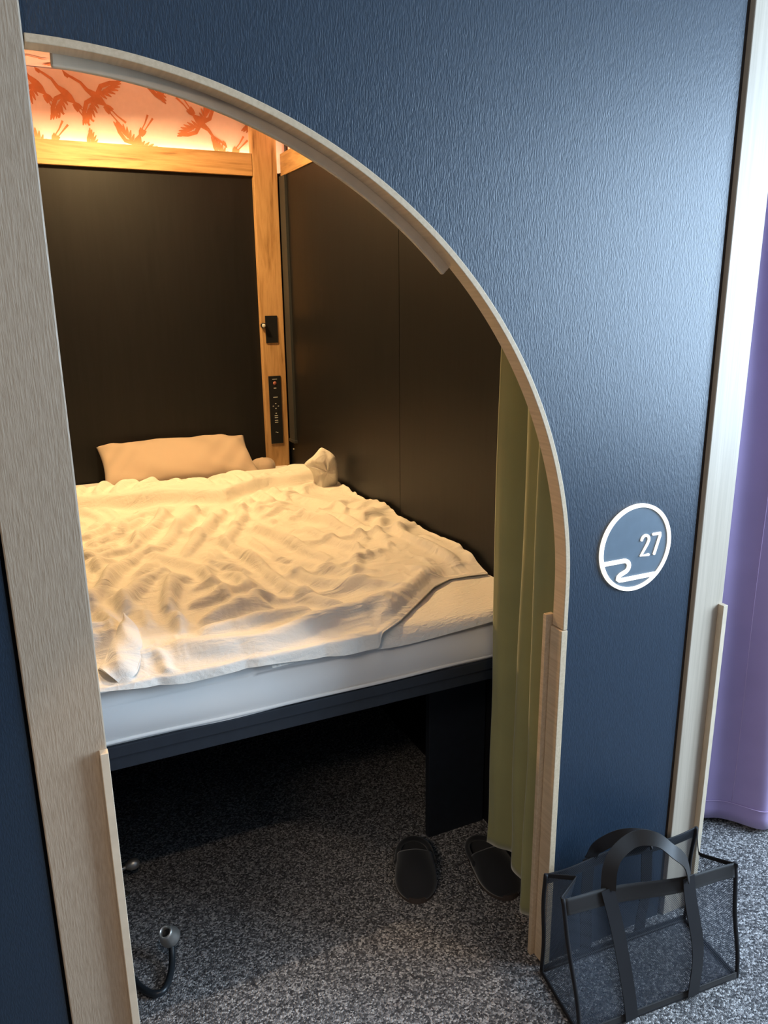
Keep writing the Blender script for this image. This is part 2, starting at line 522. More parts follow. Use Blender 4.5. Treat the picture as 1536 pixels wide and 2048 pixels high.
# crane wallpaper
def stroke(pts, ws):
    """tapered brush stroke, returns polygon (2-D)"""
    P = [Vector(p) for p in pts]
    L, R = [], []
    for i, p in enumerate(P):
        d = (P[min(i+1, len(P)-1)]-P[max(i-1, 0)]).normalized()
        n = Vector((-d.y, d.x))
        L.append(p+n*ws[i]/2)
        R.append(p-n*ws[i]/2)
    return L, R
def crane_strokes(rng, spread=1.0, up=True, dn=True, nk=True, lg=True):
    S = []
    if nk:
        S.append(([(0.18, 0), (0.42, 0.05), (0.68, 0.02), (0.95, 0.10), (1.10, 0.16)], [0.16, 0.085, 0.06, 0.055, 0.03]))
        S.append(([(1.02, 0.15), (1.12, 0.17), (1.27, 0.14)], [0.08, 0.085, 0.01]))
    S.append(([(-0.28, -0.03), (-0.05, 0.01), (0.15, 0.01), (0.32, 0.02)], [0.03, 0.20, 0.19, 0.05]))
    for k in range(4):
        a = -0.25+0.17*k
        S.append(([(-0.24, 0.02*k-0.02), (-0.38, a*0.25), (-0.50, a*0.42)], [0.05, 0.085, 0.02]))
    if lg:
        for q in (-1, 1):
            S.append(([(-0.42, 0.05*q), (-0.70, 0.02+0.06*q), (-1.02, 0.02+0.10*q)], [0.020, 0.028, 0.050]))
    for side in (1, -1):
        if (side > 0 and not up) or (side < 0 and not dn): continue
        lead = [(0.12, 0.10*side), (0.20, 0.36*side), (0.06, 0.66*side), (-0.12, 0.92*side)]
        S.append((lead, [0.11, 0.10, 0.09, 0.02]))
        for k in range(7):
            f = k/6
            bx, by = 0.10-0.14*f+0.02, (0.14+0.55*f)*side
            ln = 0.30+0.10*math.sin(f*3.0)
            ang = (0.22+0.95*f)*spread
            dx, dy = -math.cos(ang)*ln, math.sin(ang)*ln*side
            S.append(([(bx, by), (bx+dx*0.5, by+dy*0.5+0.015*side), (bx+dx, by+dy)], [0.035, 0.07+0.01*rng.random(), 0.015]))
        for k in range(4):
            f = k/3
            S.append(([(0.10-0.06*f, (0.16+0.30*f)*side), (0.0-0.08*f, (0.20+0.33*f)*side)], [0.05, 0.045]))
    return S
NRM = {1: Vector((0, -1, 0)), 2: Vector((-1, 0, 0)), 3: Vector((1, 0, 0)), 4: Vector((0, 0, -1))}
def wallpaper(b, cranes, to3, seed):
    rng = random.Random(seed)
    kk = 0
    o0, o1 = Vector(to3(0.5, 2.4)), NRM[seed]
    def to3off(q, k): return Vector(q)+o1*(0.0000025*k)
    for (u, v, ang, sc, kw) in cranes:
        ca, sa = math.cos(ang), math.sin(ang)
        for pts, ws in crane_strokes(rng, **kw):
            L, R = stroke(pts, [w*1.3+0.008 for w in ws])
            n = len(L)
            vs = [to3(u+(p.x*ca-p.y*sa)*sc, v+(p.x*sa+p.y*ca)*sc) for p in L+R]
            vs = [to3off(q, kk) for q in vs]
            kk += 1
            b.add(vs, [(i, i+1, n+i+1, n+i) for i in range(n-1)], 1)
r = math.radians
back_cranes = [
    (0.215, 2.515, r(128), 0.125, dict(dn=False)), (0.325, 2.490, r(132), 0.125, dict(dn=False)), (0.445, 2.490, r(137), 0.130, {}),
    (0.665, 2.610, r(200), 0.130, dict(nk=False, lg=False, dn=False)), (0.865, 2.440, r(-47), 0.125, {}), (0.590, 2.335, r(240), 0.120, {}),
    (0.760, 2.640, r(150), 0.12, {}), (1.02, 2.60, r(-60), 0.12, {}), (1.17, 2.45, r(100), 0.12, {}), (0.995, 2.29, r(230), 0.12, {}),
    (0.23, 2.29, r(235), 0.12, {}), (0.42, 2.27, r(200), 0.11, {}), (0.02, 2.42, r(130), 0.125, {})]
b = MB()
b.box(-0.06, 1.27, 2.50, 2.52, ZR0, ZC)
bc = [c for c in back_cranes]
wallpaper(b, bc, lambda u, v: (u, 2.4988, min(max(v, ZR0), ZC-0.001)), 1)
struct(b.build('wall_back_upper', [M['pink_paper'], M['crane']]), 'pale pink wallpaper with rust orange flying cranes above the back rail', 'wall')
rng = random.Random(5)
b = MB()
b.box(1.26, 1.28, 0.05, 2.50, ZR0, ZC)
cr = [(2.42-0.26*k, 2.36+0.14*(k % 2)+0.03*rng.random(), r(rng.choice((130, -50, 60, 235))), 0.12, {}) for k in range(9)]
wallpaper(b, cr, lambda u, v: (1.2588, min(max(u, 0.06), 2.495), min(max(v, ZR0), ZC-0.001)), 2)
struct(b.build('wall_right_upper', [M['pink_paper'], M['crane']]), 'pink crane wallpaper above the right rail', 'wall')
b = MB()
b.box(-0.10, -0.08, 0.05, 2.50, ZR0, ZC)
wallpaper(b, cr, lambda u, v: (-0.0788, min(max(u, 0.06), 2.495), min(max(v, ZR0), ZC-0.001)), 3)
struct(b.build('wall_left_upper', [M['pink_paper'], M['crane']]), 'pink crane wallpaper above the left rail', 'wall')
b = MB()
b.box(-0.10, 1.28, 0.038, 2.52, ZC+0.003, ZC+0.03)
cc = [(0.10+0.25*(k % 5), 0.25+0.26*(k//5)+0.1*(k % 2), rng.random()*6.28, 0.12, {}) for k in range(45)]
wallpaper(b, cc, lambda u, v: (min(max(u, -0.095), 1.275), min(max(v, 0.05), 2.497), ZC+0.0018), 4)
struct(b.build('ceiling_pod', [M['pink_paper'], M['crane']]), 'pod ceiling papered with orange cranes', 'ceiling')

def rail(name, label, mat, dims, led):
    b = MB()
    b.box(*dims)
    o = struct(b.build(name, mat, bevel=0.002), label, 'rail')
    l = MB()
    l.box(*led)
    l.build('light_strip', M['led'], o)
    return o
rail('trim_5', 'golden oak rail across the back wall under the wallpaper', M['oak_x'], (-0.05, 1.079, 2.425, 2.470, ZR0, ZR1), (-0.05, 1.20, 2.474, 2.494, ZR1-0.020, ZR1-0.014))
rail('trim_6', 'golden oak rail along the right partition', M['oak_y'], (1.204, 1.232, 0.06, 2.40, ZR0, ZR1), (1.236, 1.254, 0.06, 2.46, ZR1-0.020, ZR1-0.014))
rail('trim_7', 'golden oak rail along the left partition', M['oak_y'], (-0.066, -0.044, 0.06, 2.42, ZR0, ZR1), (-0.079, -0.068, 0.06, 2.46, ZR1-0.020, ZR1-0.014))
b = MB()
b.box(1.080, 1.195, 2.418, 2.47, 0.60, ZC)
struct(b.build('trim_8', M['oak_z'], bevel=0.003), 'golden oak upright post in the back right corner', 'post')
# dark channel on the right partition beside the oak post
t = thing('trim_9', 'slim charcoal metal channel in the corner beside the oak post', 'channel', (1.20, 2.38, 0.9)); t['kind'] = 'structure'
boxobj('channel', M['charcoal_metal'], (1.199, 1.213, 2.335, 2.412, 0.985, ZR0), t, 0.001)
boxobj('bracket', M['charcoal_metal'], (1.195, 1.213, 2.325, 2.414, 0.975, 0.990), t, 0.001)
b = MB()
b.lathe([(0.0, 0.004), (0.004, 0.004), (0.005, 0.0)], (1.211, 2.39, 0.937), (-1, 0, 0), 12)
b.build('screw', M['silver'], t, smooth=True)

# ------------------------------------------------------------------ bed frame and mattress
YF = 0.32
t = thing('bed_frame', 'charcoal raised bed frame under the white mattress', 'bed', (0.58, 1.38, 0.0))
b = MB()
b.box(-0.045, 1.205, YF-0.004, 2.44, 0.688, 0.716)
b.build('bed_deck', M['frame_black'], t, bevel=0.002)
b = MB()
b.box(-0.045, 1.205, YF+0.006, YF+0.030, 0.652, 0.688)
b.build('front_rail', M['frame_black'], t, bevel=0.002)
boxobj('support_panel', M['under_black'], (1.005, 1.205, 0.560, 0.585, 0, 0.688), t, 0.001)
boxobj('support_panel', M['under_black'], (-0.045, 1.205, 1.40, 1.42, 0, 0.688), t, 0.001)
boxobj('side_rail', M['frame_black'], (-0.045, -0.015, YF+0.03, 2.44, 0.652, 0.688), t)

t = thing('mattress', 'white mattress in a fitted sheet on the charcoal bed frame', 'mattress', (0.58, 1.38, 0.716))
def mattress_mesh():
    """rounded slab with a slightly wavy sheeted front"""
    xs = np.linspace(-0.04, 1.203, 90)
    prof = []          # (y, z) going from bottom front, up the face, over the top to the head
    zt = 0.852
    for f in np.linspace(0, 1, 18): prof.append((YF+0.004-0.010*math.sin(math.pi*f), 0.7165+(zt-0.04-0.7165)*f))
    for a in np.linspace(0, math.pi/2, 8): prof.append((YF+0.040-0.036*math.cos(a), zt-0.04+0.036*math.sin(a)))
    for y in np.linspace(YF+0.07, 2.435, 30): prof.append((y, zt))
    rows = []
    for j, (y, z) in enumerate(prof):
        row = []
        for x in xs:
            yy, zz = y, z
            if j < 22:
                f = j/22.0
                wv = 0.0035*math.sin(x*41+math.sin(x*17)*1.5)*f**1.4*float(sstep(0.35, 0.55, x))*float(1-sstep(0.9, 1.1, x))
                wv += 0.003*math.sin(x*9+1+4*f)
                yy += wv
                if j < 3: yy += 0.004*(1-j/3.0)*math.sin(x*14)
            e = min(x+0.04, 1.203-x)
            if e < 0.03 and j >= 18: zz -= 0.02*(1-e/0.03)**2
            row.append((x, yy, zz))
        rows.append(row)
    b = MB()
    b.grid(rows)
    # underside
    b.add([(xs[0], YF+0.004, 0.7165), (xs[-1], YF+0.004, 0.7165), (xs[-1], 2.435, 0.7165), (xs[0], 2.435, 0.7165)], [(0, 1, 2, 3)])
    return b
mattress_mesh().build('fitted_sheet', M['white_cotton'], t, smooth=True)
b = MB()
b.tube([(x, YF-0.001+0.002*math.sin(x*14), 0.7245+0.0015*math.sin(x*8)) for x in np.linspace(-0.035, 1.198, 60)], 0.0045, 8)
b.build('piping', M['white_cotton'], t, smooth=True)
# crinkled pad over the foot end
def pad_mesh():
    rows = []
    rs = np.random.RandomState(3)
    for j, f in enumerate(np.linspace(0, 1, 34)):
        row = []
        for i, x in enumerate(np.linspace(0.45, 1.2035, 70)):
            edge = YF-0.010+0.002*math.sin(x*23)
            if f < 0.30:
                a = f/0.30*math.pi/2
                y, z = edge+0.036*(1-math.cos(a)), 0.826+0.008*math.sin(x*11+2)*math.cos(a)+(0.8555-0.826)*math.sin(a)
                y -= 0.006*(1-f/0.3)
            else:
                g = (f-0.30)/0.70
                y, z = edge+0.036+g*0.75, 0.8555
            z += 0.003*math.sin(x*30+y*17)*math.sin(y*36-x*9)*min(1, max(0, (f-0.2)*5))
            row.append((x, y, z))
        rows.append(row)
    b = MB()
    b.grid(rows)
    return b
tag(pad_mesh().build('mattress_pad', M['quilt'], t, smooth=True, subdiv=1), 'crinkled pad showing at the right of the foot end')

# ------------------------------------------------------------------ duvet: a cloth grid relaxed over its filling
def smooth_noise(nx, ny, cells_x, cells_y, rs):
    gx, gy = np.meshgrid(np.linspace(0, cells_x, nx), np.linspace(0, cells_y, ny))
    g = rs.randn(int(cells_y)+3, int(cells_x)+3)
    ix, iy = gx.astype(int), gy.astype(int)
    fx, fy = gx-ix, gy-iy
    fx, fy = fx*fx*(3-2*fx), fy*fy*(3-2*fy)
    return (g[iy, ix]*(1-fx)+g[iy, ix+1]*fx)*(1-fy)+(g[iy+1, ix]*(1-fx)+g[iy+1, ix+1]*fx)*fy

def make_duvet():
    rs = np.random.RandomState(11)
    NX, NY = 190, 250
    u = np.linspace(0, 1, NX)
    # outline: foot edge and head edge in plan
    kx = np.array([-0.035, 0.069, 0.111, 0.167, 0.262, 0.329, 0.433, 0.542, 0.644, 0.720, 0.731, 0.80, 0.90, 1.00, 1.07, 1.13, 1.195])
    ky = np.array([0.298, 0.297, 0.296, 0.296, 0.296, 0.296, 0.296, 0.296, 0.296, 0.296, 0.300, 0.345, 0.435, 0.525, 0.56, 0.56, 0.55])
    kz = np.array([0.866, 0.862, 0.858, 0.852, 0.844, 0.846, 0.848, 0.838, 0.830, 0.830, 0.8640, 0.8640, 0.8640, 0.8640, 0.8640, 0.8640, 0.8640])
    x = -0.035+u*1.23
    yf, zf = np.interp(x, kx, ky), np.interp(x, kx, kz)
    yf = yf-0.008*np.abs(np.sin(x*17+0.6*np.sin(x*31)))*(x < 0.722)
    ytop = np.interp(x, [-0.035, 0.14, 0.30, 0.60, 0.90, 1.08, 1.195], [1.99, 2.03, 2.10, 2.06, 2.06, 2.06, 1.95])
    v = np.concatenate([np.linspace(0, 0.0035, 5), np.linspace(0.0035, 1, NY-4)[1:]])[:, None]
    X = np.repeat(x[None, :], NY, 0)
    Y = yf+(ytop-yf)*v
    # filling height
    d_foot = (Y-yf)
    thick = 0.030*sstep(-0.012, 0.12, d_foot-0.006)*(1-0.25*sstep(0.6, 1.0, v))
    H = np.where(d_foot < 0.006, zf+(0.8652-zf)*np.clip(d_foot/0.006, 0, 1), 0.8652+thick)
    H += sstep(0.05, 0.25, d_foot)*(0.010*smooth_noise(NX, NY, 5, 7, rs)+0.006*smooth_noise(NX, NY, 10, 14, rs))
    # rolled fold under the pillow
    fold_y = np.interp(X, [-0.035, 0.14, 0.21, 0.52, 0.69, 0.88, 1.195], [1.90, 1.89, 1.85, 1.74, 1.71, 1.80, 1.90])
    fold_y = fold_y+0.018*smooth_noise(NX, NY, 9, 3, rs)
    s = Y-fold_y
    H += 0.040*sstep(-0.014, 0.034, s)*(1-0.85*sstep(0.20, 0.36, s))-0.012*np.exp(-((s+0.03)/0.03)**2)
    # raised folded bundle at the left front corner, rolled ridge along the front, right diagonal roll
    H += 0.034*np.exp(-(((X-0.06)/0.10)**2+((Y-0.45)/0.11)**2))
    H -= 0.040*np.exp(-(((X-0.085)/0.040)**2+((Y-0.40)/0.050)**2))
    yy = Y-yf
    H += 0.018*np.exp(-((yy-0.085-0.03*np.sin(X*11))/0.028)**2)*sstep(0.2, 0.35, X)*(1-sstep(0.75, 0.9, X))
    H += 0.020*np.exp(-((yy-0.055)/0.035)**2)*sstep(0.72, 0.80, X)*(1-sstep(1.0, 1.1, X))
    # long diagonal folds seen in the cover
    def ridge(p, q, amp, wid):
        p, q = np.array(p), np.array(q)
        d = (q-p)/np.linalg.norm(q-p)
        L = np.linalg.norm(q-p)
        a = (X-p[0])*d[0]+(Y-p[1])*d[1]
        c = -(X-p[0])*d[1]+(Y-p[1])*d[0]
        c = c+0.018*np.sin(a*13+p[0]*9)
        return amp*np.exp(-(c/wid)**2)*sstep(0, 0.15*L, a)*(1-sstep(0.85*L, L, a))
    G = np.zeros_like(X)
    for p, q, am, w in (((0.20, 1.55), (0.42, 0.75), 0.016, 0.022), ((0.33, 1.62), (0.62, 0.80), 0.018, 0.022), ((0.47, 1.60), (0.80, 0.90), 0.016, 0.020),
                        ((0.62, 1.66), (0.98, 1.10), 0.016, 0.020), ((0.86, 1.70), (1.15, 1.18), 0.014, 0.022), ((0.10, 1.30), (0.20, 0.55), 0.016, 0.022),
                        ((0.28, 0.98), (0.30, 0.45), 0.014, 0.02), ((0.44, 1.05), (0.42, 0.50), 0.013, 0.018), ((0.58, 0.72), (1.00, 0.78), 0.013, 0.018),
                        ((0.45, 0.55), (0.86, 0.60), 0.013, 0.018), ((0.30, 1.45), (0.75, 1.50), 0.012, 0.016), ((0.80, 1.30), (1.16, 1.42), 0.013, 0.016),
                        ((0.74, 1.02), (1.15, 0.95), 0.013, 0.016), ((0.76, 0.62), (0.95, 0.90), 0.014, 0.018), ((0.05, 0.95), (0.15, 0.40), 0.016, 0.02)):
        G += ridge(p, q, am, w)
    nz = 0.007*smooth_noise(NX, NY, 14, 20, rs)+0.005*smooth_noise(NX, NY, 30, 40, rs)
    inner = sstep(0.01, 0.06, d_foot)*sstep(0, 0.04, ytop-Y)
    P = np.stack([X, Y, H+(G+np.abs(nz)*1.4)*inner+0.001], -1)
    H = np.maximum(H, np.where(d_foot < 0.006, 0, 0.8652))
    P[..., 2] = np.maximum(P[..., 2], H)
    base = np.maximum(H-0.002, np.minimum(H, 0.8640))
    flatP = np.stack([X, Y, H], -1)
    # rest lengths: cover a little larger than its filling, unevenly
    steep = np.exp(-((s-0.02)/0.05)**2)+np.exp(-(d_foot/0.018)**2)
    slack = 1.074+(0.036*np.clip(smooth_noise(NX, NY, 6, 8, rs), -1, 1.2))*(1-0.8*np.clip(steep, 0, 1))-0.05*np.clip(steep, 0, 1)
    slx = slack+0.03*np.clip(smooth_noise(NX, NY, 6, 5, rs), -1, 1)
    sly = slack-0.02+0.03*np.clip(smooth_noise(NX, NY, 5, 6, rs), -1, 1)
    turn = (0.05*np.clip(smooth_noise(NX, NY, 5, 6, rs)+0.35, -1, 1))*(1-0.9*np.clip(steep, 0, 1))
    sld, sla = slack+turn, slack-turn
    W = np.ones((NY, NX, 1))
    W[:6] = W[-1] = 0
    W[:, 0] = W[:, -1] = 0
    cons = []
    def reg(dy, dx, stiff, sl):
        A = (slice(0, NY-dy), slice(max(0, -dx), NX-max(0, dx)))
        B = (slice(dy, NY), slice(max(0, dx), NX+min(0, dx)))
        L0 = np.linalg.norm(flatP[A]-flatP[B], axis=-1)*((sl[A]+sl[B])/2)
        cons.append((A, B, L0[..., None], stiff))
    reg(0, 1, 1.0, slx); reg(1, 0, 1.0, sly)
    reg(1, 1, 0.8, sld); reg(1, -1, 0.8, sla)
    reg(0, 4, 0.20, 0.985*slx); reg(4, 0, 0.20, 0.985*sly)
    reg(4, 4, 0.12, 0.985*sld); reg(4, -4, 0.20, 0.99*sla)
    GRIP = 0.010+0.045*sstep(-0.8, 0.8, smooth_noise(NX, NY, 8, 11, rs))[..., None]
    P0 = P.copy()
    vel = np.zeros_like(P)
    for it in range(170):
        old = P.copy()
        P = P+(vel*0.90+np.array([0, 0, -0.00006]))*W
        for sub in range(5):
            D = np.zeros_like(P)
            CNT = np.full((NY, NX, 1), 1e-6)
            for A, B, L0, k in cons:
                d = P[B]-P[A]
                l = np.sqrt((d*d).sum(-1, keepdims=True))+1e-9
                c = d*((l-L0)/l)*0.5*k
                D[A] += c
                D[B] -= c
                CNT[A] += k
                CNT[B] += k
            P = P+D/CNT*1.6*W
            P[..., :2] += GRIP*(flatP[..., :2]-P[..., :2])
            P[..., 2] = np.maximum(P[..., 2], base)
        # light viscosity keeps folds round
        Q = P.copy()
        Q[1:-1, 1:-1] = 0.984*P[1:-1, 1:-1]+0.004*(P[:-2, 1:-1]+P[2:, 1:-1]+P[1:-1, :-2]+P[1:-1, 2:])
        P = np.where(W > 0, Q, P0)
        vel = P-old
    for k in range(1):
        Q = P.copy()
        Q[1:-1, 1:-1] = 0.5*P[1:-1, 1:-1]+0.125*(P[:-2, 1:-1]+P[2:, 1:-1]+P[1:-1, :-2]+P[1:-1, 2:])
        P = np.where(W > 0, Q, P0)
    P[..., 2] += 0.75*G*inner
    P[..., 2] = np.where(d_foot > 0.02, np.maximum(H+(P[..., 2]-H)*(1.35-0.75*sstep(1.08, 1.18, X)), 0.8642), P[..., 2])
    P[..., 0] = np.minimum(P[..., 0], 1.2075)
    return P

P = make_duvet()
t = thing('duvet', 'rumpled cream white duvet covering the bed', 'duvet', (0.58, 1.2, 0.86))
b = MB()
b.grid([[tuple(p) for p in row] for row in P])
# underside
under = [[(P[j, i, 0], P[j, i, 1]+(0.0012 if j < 5 else 0.0), min(0.8624, P[j, i, 2]-0.0008)) for i in range(P.shape[1])] for j in (0, 1, 2, 3, 4, 5, 6, 7, 8, 12, 16, 40, 80, 120, 160, 200, 235, 249)]
b.grid(under)
b.grid([[tuple(p) for p in P[0]], under[0]])
dv = b.build('duvet_cover', M['duvet'], t, smooth=True, subdiv=1)

# stood-up corner of the duvet beside the right partition
def flap():
    out = [(1.041, 0.997), (1.058, 1.012), (1.078, 1.026), (1.102, 1.043), (1.124, 1.055), (1.142, 1.046), (1.160, 1.033), (1.178, 1.012), (1.189, 0.985), (1.188, 0.960), (1.188, 0.930), (1.186, 0.895), (1.165, 0.878), (1.130, 0.872), (1.095, 0.878), (1.082, 0.905), (1.080, 0.940), (1.066, 0.965), (1.046, 0.985)]
    cx, cz, yc = 1.128, 0.958, 1.735
    out = [tuple(p) for p in spline(out+[out[0]], 73)][:-1]
    b = MB()
    for sgn, dep in ((-1, 0.034), (1, 0.026)):
        rows = []
        for f in np.linspace(0.02, 1, 18):
            row = []
            for k, (x, z) in enumerate(out):
                a = 2*math.pi*k/72
                w = (1-f**2.2)
                y = yc+sgn*dep*w**0.6+0.010*math.sin(a*3+f*4)*f*0.7+0.006*math.sin(a*5+1)*f+0.05*(z-0.90)*f
                row.append((cx+(x-cx)*f, y, cz+(z-cz)*f+0.003*math.sin(a*7+f*6)*w))
            rows.append(row)
        b.grid(rows, True)
    return b
tag(flap().build('raised_corner', M['duvet'], t, smooth=True), 'corner of the duvet standing up')
def turned():
    L = [(0.078, 0.380, 0.872), (0.098, 0.402, 0.885), (0.118, 0.452, 0.905), (0.140, 0.495, 0.916), (0.163, 0.535, 0.918)]
    R = [(0.118, 0.300, 0.866), (0.152, 0.318, 0.878), (0.178, 0.395, 0.902), (0.182, 0.460, 0.916), (0.170, 0.535, 0.916)]
    A, B = spline(L, 24), spline(R, 24)
    rows, rows2 = [], []
    for j in range(24):
        r1, r2 = [], []
        for g in np.linspace(0, 1, 16):
            p = A[j]*(1-g)+B[j]*g
            r1.append((p[0]-0.01*math.sin(math.pi*g), p[1]-0.012*math.sin(math.pi*g), p[2]+0.024*math.sin(math.pi*g)**0.7+0.003*math.sin(j*0.8+g*5)))
            r2.append((p[0], p[1]+0.004, p[2]+0.002))
        rows.append(r1)
        rows2.append(r2)
    b = MB()
    b.grid(rows)
    b.grid(rows2)
    b.grid([rows[0], rows2[0]])
    b.grid([rows[-1], rows2[-1]])
    return b
tag(turned().build('turned_corner', M['duvet'], t, smooth=True, subdiv=1), 'corner of the duvet turned back at the left of the foot end')

def pillow(name, label, cx, cy, cz, lx, ly, h, tilt, rz, seed, grp=None):
    rs = np.random.RandomState(seed)
    t = thing(name, label, 'pillow', (cx, cy, cz), grp)
    n, m = 56, 40
    ph = rs.rand(6)*6
    top, bot = [], []
    for j in range(m+1):
        v = -1+2*j/m
        ra, rb = [], []
        for i in range(n+1):
            u = -1+2*i/n
            # superellipse plan with pulled-out corners
            px = u*lx/2*(1-0.05*(1-u*u)*0-0.045*(1-abs(v)**2)*abs(u)**3)
            py = v*ly/2*(1-0.07*(1-abs(u)**2)*abs(v)**3)
            e = max(0.0, (1-abs(u)**2.6))*max(0.0, (1-abs(v)**2.4))
            th = h*(e**0.45)/2
            wr = 0.0080*math.sin(u*9+v*5+ph[0]+1.5*math.sin(v*3+ph[1]))*e**0.3*(0.3+abs(u))+0.005*math.sin(u*21-v*7+ph[2])*abs(u)*e**0.2
            ra.append(Vector((px, py, th+wr)))
            rb.append(Vector((px, py, -th*0.75+wr*0.3)))
        top.append(ra)
        bot.append(rb)
    R = Matrix.Rotation(rz, 3, 'Z')@Matrix.Rotation(tilt, 3, 'X')
    c = Vector((cx, cy, cz))
    b = MB()
    b.grid([[c+R@p for p in r_] for r_ in top])
    b.grid([[c+R@p for p in r_] for r_ in bot])
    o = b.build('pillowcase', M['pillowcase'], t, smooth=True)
    bm = bmesh.new()
    bm.from_mesh(o.data)
    bmesh.ops.remove_doubles(bm, verts=bm.verts, dist=0.0004)
    bmesh.ops.recalc_face_normals(bm, faces=bm.faces)
    bm.to_mesh(o.data)
    bm.free()
    o.data.polygons.foreach_set('use_smooth', [True]*len(o.data.polygons))
    return t
pillow('pillow', 'plump pale pillow leaning on the dark back panel', 0.620, 2.285, 0.950, 0.69, 0.34, 0.125, math.radians(24), math.radians(-1), 4)
t = thing('folded_cloth', 'small folded white cloth between the plump pillow and the oak post', 'cloth', (1.035, 2.34, 0.862))
b = MB()
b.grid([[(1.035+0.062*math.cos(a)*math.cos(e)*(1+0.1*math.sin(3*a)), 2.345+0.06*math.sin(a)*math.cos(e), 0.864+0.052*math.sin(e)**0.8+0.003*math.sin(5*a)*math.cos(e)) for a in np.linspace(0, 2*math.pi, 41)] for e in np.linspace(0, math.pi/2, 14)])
b.build('cloth_fold', M['pillowcase'], t, smooth=True)

# ------------------------------------------------------------------ curtains
t = thing('green_curtain', 'olive green curtain drawn to the right side of the arch', 'curtain', (1.07, 0.18, 0.0))
top = spline([(1.052, 0.296), (1.066, 0.268), (1.118, 0.238), (1.066, 0.204), (1.088, 0.168), (1.140, 0.150), (1.050, 0.118), (1.075, 0.088), (1.105, 0.060)], 90)
bot = spline([(1.050, 0.296), (1.060, 0.268), (1.098, 0.236), (1.072, 0.204), (1.094, 0.172), (1.140, 0.152), (1.044, 0.120), (1.064, 0.092), (1.085, 0.062)], 90)
hemz = np.interp(np.linspace(0, 1, 90), [0, 0.12, 0.28, 0.45, 0.6, 0.75, 0.9, 1], [0.158, 0.155, 0.145, 0.115, 0.085, 0.07, 0.06, 0.055])
rows = []
for j, f in enumerate(np.linspace(0, 1, 80)):
    row = []
    for i in range(90):
        p = bot[i]*(1-f)+top[i]*f
        z = hemz[i]*(1-f)+2.16*f
        wob = 0.004*math.sin(f*9+i*0.09)+0.003*math.sin(f*31+i*0.2)*(1-f)**4
        row.append((p[0]+wob, p[1], z))
    rows.append(row)
b = MB()
b.grid(rows)
b.build('curtain_cloth', M['green_cloth'], t, smooth=True, solid=0.003)
b = MB()
b.tube([(1.058+0.001*math.sin(k), 0.297, z) for k, z in enumerate(np.linspace(0.16, 2.15, 40))], 0.0022, 6)
b.build('side_hem', M['green_cloth'], t, smooth=True)
# its rail
b = MB()
b.box(-0.04, 1.20, 0.10, 0.125, 2.17, 2.195)
tag(b.build('curtain_rail', M['charcoal_metal'], bevel=0.002), 'charcoal curtain rail inside the pod above the arch', 'rail')

t = thing('purple_curtain', 'purple curtain hanging right of the birch post', 'curtain', (1.95, 0.15, 0.0))
bot = spline([(1.56, 0.34), (1.66, 0.315), (1.76, 0.300), (1.84, 0.247), (1.91, 0.190), (1.975, 0.108), (2.06, 0.115), (2.13, 0.20), (2.22, 0.13), (2.32, 0.22), (2.42, 0.14), (2.55, 0.22), (2.68, 0.15)], 200)
top = spline([(1.545, 0.20), (1.61, 0.18), (1.68, 0.215), (1.76, 0.195), (1.82, 0.145), (1.90, 0.12), (1.97, 0.155), (2.05, 0.20), (2.15, 0.14), (2.27, 0.20), (2.40, 0.14), (2.54, 0.20), (2.68, 0.15)], 200)
rows = []
for f in np.linspace(0, 1, 70):
    rows.append([(*(bot[i]*(1-f)+top[i]*f+np.array([0.003*math.sin(f*14+i*.1), 0.006*math.sin(i*0.23+f*2)])), 0.018+f*2.40) for i in range(200)])
b = MB()
b.grid(rows)
b.build('curtain_cloth', M['purple_cloth'], t, smooth=True, solid=0.003)
f = 0.028
b = MB()
b.tube([(bot[i][0]*(1-f)+top[i][0]*f, bot[i][1]*(1-f)+top[i][1]*f-0.0035+0.006*math.sin(i*0.23+f*2), 0.018+f*2.40) for i in range(0, 200, 2)], 0.0011, 6)
b.build('hem_seam', M['seam'], t, smooth=True)
b = MB()
ii = 66
b.tube([(bot[ii][0]*(1-f)+top[ii][0]*f+0.003*math.sin(f*14+ii*.1), bot[ii][1]*(1-f)+top[ii][1]*f+0.006*math.sin(ii*0.23+f*2)-0.003, 0.018+f*2.40) for f in np.linspace(0.03, 1, 50)], 0.0011, 6)
b.build('upright_seam', M['seam'], t, smooth=True)
tag(boxobj('curtain_rail', M['charcoal_metal'], (1.54, 2.70, 0.15, 0.18, 2.42, 2.45)), 'charcoal curtain rail above the purple curtain', 'rail')

